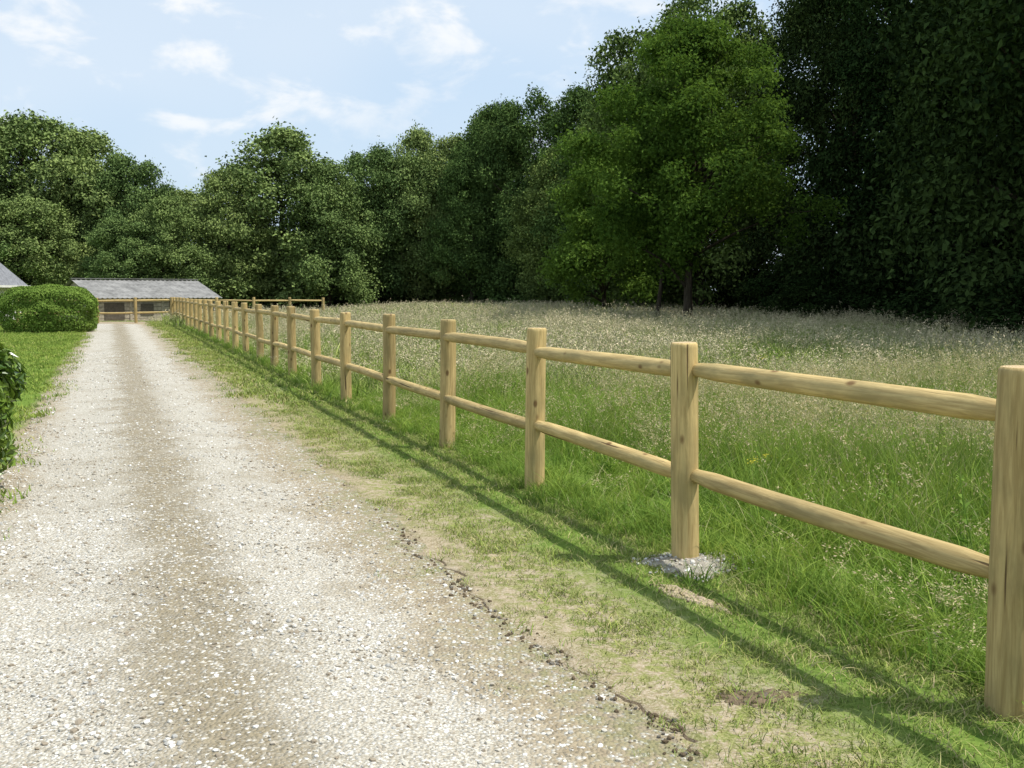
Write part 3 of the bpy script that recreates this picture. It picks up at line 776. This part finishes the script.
# ------------------------------------------------------------ shed
def frame_obj(name, loc, ang):
    o = bpy.data.objects.new(name, None); COL.objects.link(o); o.location = loc; o.rotation_euler[2] = ang; return o
def part(parent, name, boxes, mat):
    A = Acc()
    for b in boxes: A.add(*box(*b))
    return add_obj(name, A.mesh(name, [mat]), parent=parent)
sh = frame_obj('stable_shed', (-24.9, 60, -.6), math.radians(41))
Ls, Dp, wh, rh = 7.6, 7.0, 1.85, 2.9
part(sh, 'back_wall', [(0, Ls, Dp - .1, Dp, 0, wh)], M_darkboard)
part(sh, 'side_walls', [(0, .1, .1, Dp - .1, 0, wh), (Ls - .1, Ls, .1, Dp - .1, 0, wh)], M_board)
part(sh, 'posts', [(x - .07, x + .07, -.02, .14, 0, wh) for x in (.1, 2.1, 4.1, 6.1, Ls - .1)], M_board)
part(sh, 'front_boards', [(.19, Ls - .19, .03, .08, z, z + .21) for z in np.arange(.1, 1.7, .235)], M_board)
part(sh, 'stable_doors', [(4.5, 5.5, -.012, .018, .1, 1.6), (2.7, 3.5, -.012, .018, .75, 1.45), (.5, 1.7, -.012, .018, .5, 1.5)], M_darkboard)
part(sh, 'beam', [(0, Ls, -.06, -.022, wh - .16, wh)], M_board)
A = Acc()
nc = 84; xs = np.linspace(-.3, Ls + .3, nc)
zc = .03 * np.cos(np.arange(nc) * np.pi / 1.5)
mid = Dp / 2; ov = .35; sl = (rh - wh) / mid
rows = [(-ov, wh - ov * sl), (mid, rh), (Dp + ov, wh - ov * sl)]
for (ya, za), (yb, zb_) in zip(rows[:-1], rows[1:]):
    V = np.concatenate([np.column_stack([xs, np.full(nc, ya), za + .05 + zc]), np.column_stack([xs, np.full(nc, yb), zb_ + .05 + zc])])
    F = [[i, i + 1, nc + i + 1, nc + i] for i in range(nc - 1)]; A.add(V, F, 0, None, True)
add_obj('corrugated_roof', A.mesh('corrugated_roof', [M_roof]), parent=sh)
part(sh, 'ridge_cap', [(-.3, Ls + .3, mid - .15, mid + .15, rh + .09, rh + .13)], M_roof)
A = Acc()
for x0 in (0, Ls - .1):
    A.add([[x0, 0, wh + .003], [x0, Dp, wh + .003], [x0, mid, rh], [x0, mid, rh], [x0 + .1, 0, wh + .003], [x0 + .1, Dp, wh + .003], [x0 + .1, mid, rh], [x0 + .1, mid, rh]],
          [[0, 1, 2, 3], [4, 5, 6, 7], [0, 2, 6, 4], [1, 2, 6, 5]])
add_obj('gables', A.mesh('gables', [M_board]), parent=sh)

# ------------------------------------------------------------ house at far left
ho = frame_obj('house', (-38.4, 50, 0), 0.)
W_, D_, eh, rhh = 10.0, 8.0, 2.0, 6.8
part(ho, 'walls', [(0, W_, 0, .3, 0, eh), (0, W_, D_ - .3, D_, 0, eh), (0, .3, .3, D_ - .3, 0, eh), (W_ - .3, W_, .3, D_ - .3, 0, eh)], M_render)
o_ = .35
V = [[-o_, -o_, eh - .1], [W_ + o_, -o_, eh - .1], [W_ + o_, D_ + o_, eh - .1], [-o_, D_ + o_, eh - .1], [3.4, D_ / 2, rhh], [W_ - 3.4, D_ / 2, rhh]]
F = [[0, 1, 5, 4], [1, 2, 5], [2, 3, 4, 5], [3, 0, 4]]
add_obj('hipped_roof', mk_mesh('hipped_roof', V, F, M_slate), parent=ho)
part(ho, 'gutter', [(-o_, W_ + o_, -o_ - .1, -o_ - .003, eh - .18, eh - .06), (W_ + o_ + .003, W_ + o_ + .1, -o_, D_ + o_, eh - .18, eh - .06)], M_render)
part(ho, 'windows', [(x, x + .9, -.02, -.004, .7, 1.6) for x in (1.2, 4., 8.4)], M_glass)
part(ho, 'door', [(6.2, 7.1, -.04, -.006, 0, 1.85)], M_darkboard)

# ------------------------------------------------------------ sky & sun
sun_el = math.radians(62); sun_dir = Vector((1, -.12, 0)).normalized() * math.cos(sun_el) + Vector((0, 0, math.sin(sun_el)))
sl_ = bpy.data.lights.new('sun', 'SUN'); sl_.energy = 5.0; sl_.angle = math.radians(.5); sl_.color = (1, .97, .90)
so = add_obj('sun', sl_, (20, 0, 40)); so.rotation_mode = 'QUATERNION'; so.rotation_quaternion = sun_dir.to_track_quat('Z', 'Y')
w = bpy.data.worlds.new('World'); scene.world = w; w.use_nodes = True
nt = w.node_tree; nt.nodes.clear()
out = N(nt, 'ShaderNodeOutputWorld'); bg = N(nt, 'ShaderNodeBackground'); bg.inputs['Strength'].default_value = .14
sky = N(nt, 'ShaderNodeTexSky', sky_type='NISHITA'); sky.sun_disc = False; sky.sun_elevation = sun_el
sky.sun_rotation = math.atan2(sun_dir.x, sun_dir.y); sky.air_density = 1.0; sky.dust_density = 2.5; sky.ozone_density = 1.0
tc = N(nt, 'ShaderNodeTexCoord'); mp = N(nt, 'ShaderNodeMapping'); mp.inputs['Scale'].default_value = (1, 1, 2.0); mp.inputs['Location'].default_value = (.3, .1, .25)
L(nt, tc.outputs['Generated'], mp.inputs[0])
cn = noise(nt, mp.outputs[0], 11, 5, .55, .3); cn2 = noise(nt, mp.outputs[0], 2.2, 2, .5)
cl = math_(nt, 'MULTIPLY', smooth_range(nt, cn, .50, .68), smooth_range(nt, cn2, .34, .56))
haze = mixc(nt, .66, sky.outputs[0], (5.1, 6.5, 8.0))
col = mixc(nt, math_(nt, 'ADD', math_(nt, 'MULTIPLY', cl, .7), math_(nt, 'MULTIPLY', smooth_range(nt, cn2, .35, .7), .3), True), haze, (7.0, 7.15, 7.3))
L(nt, col, bg.inputs[0]); L(nt, bg.outputs[0], out.inputs[0])

# ------------------------------------------------------------ camera
cam = bpy.data.cameras.new('camera'); cam.sensor_width = 36; cam.lens = 1000 / 1024 * 36; cam.clip_end = 3000; cam.clip_start = .05
co = add_obj('camera', cam, (0, 0, 1.57)); co.rotation_euler = (math.radians(90 - 5.26), 0, 0)
scene.camera = co
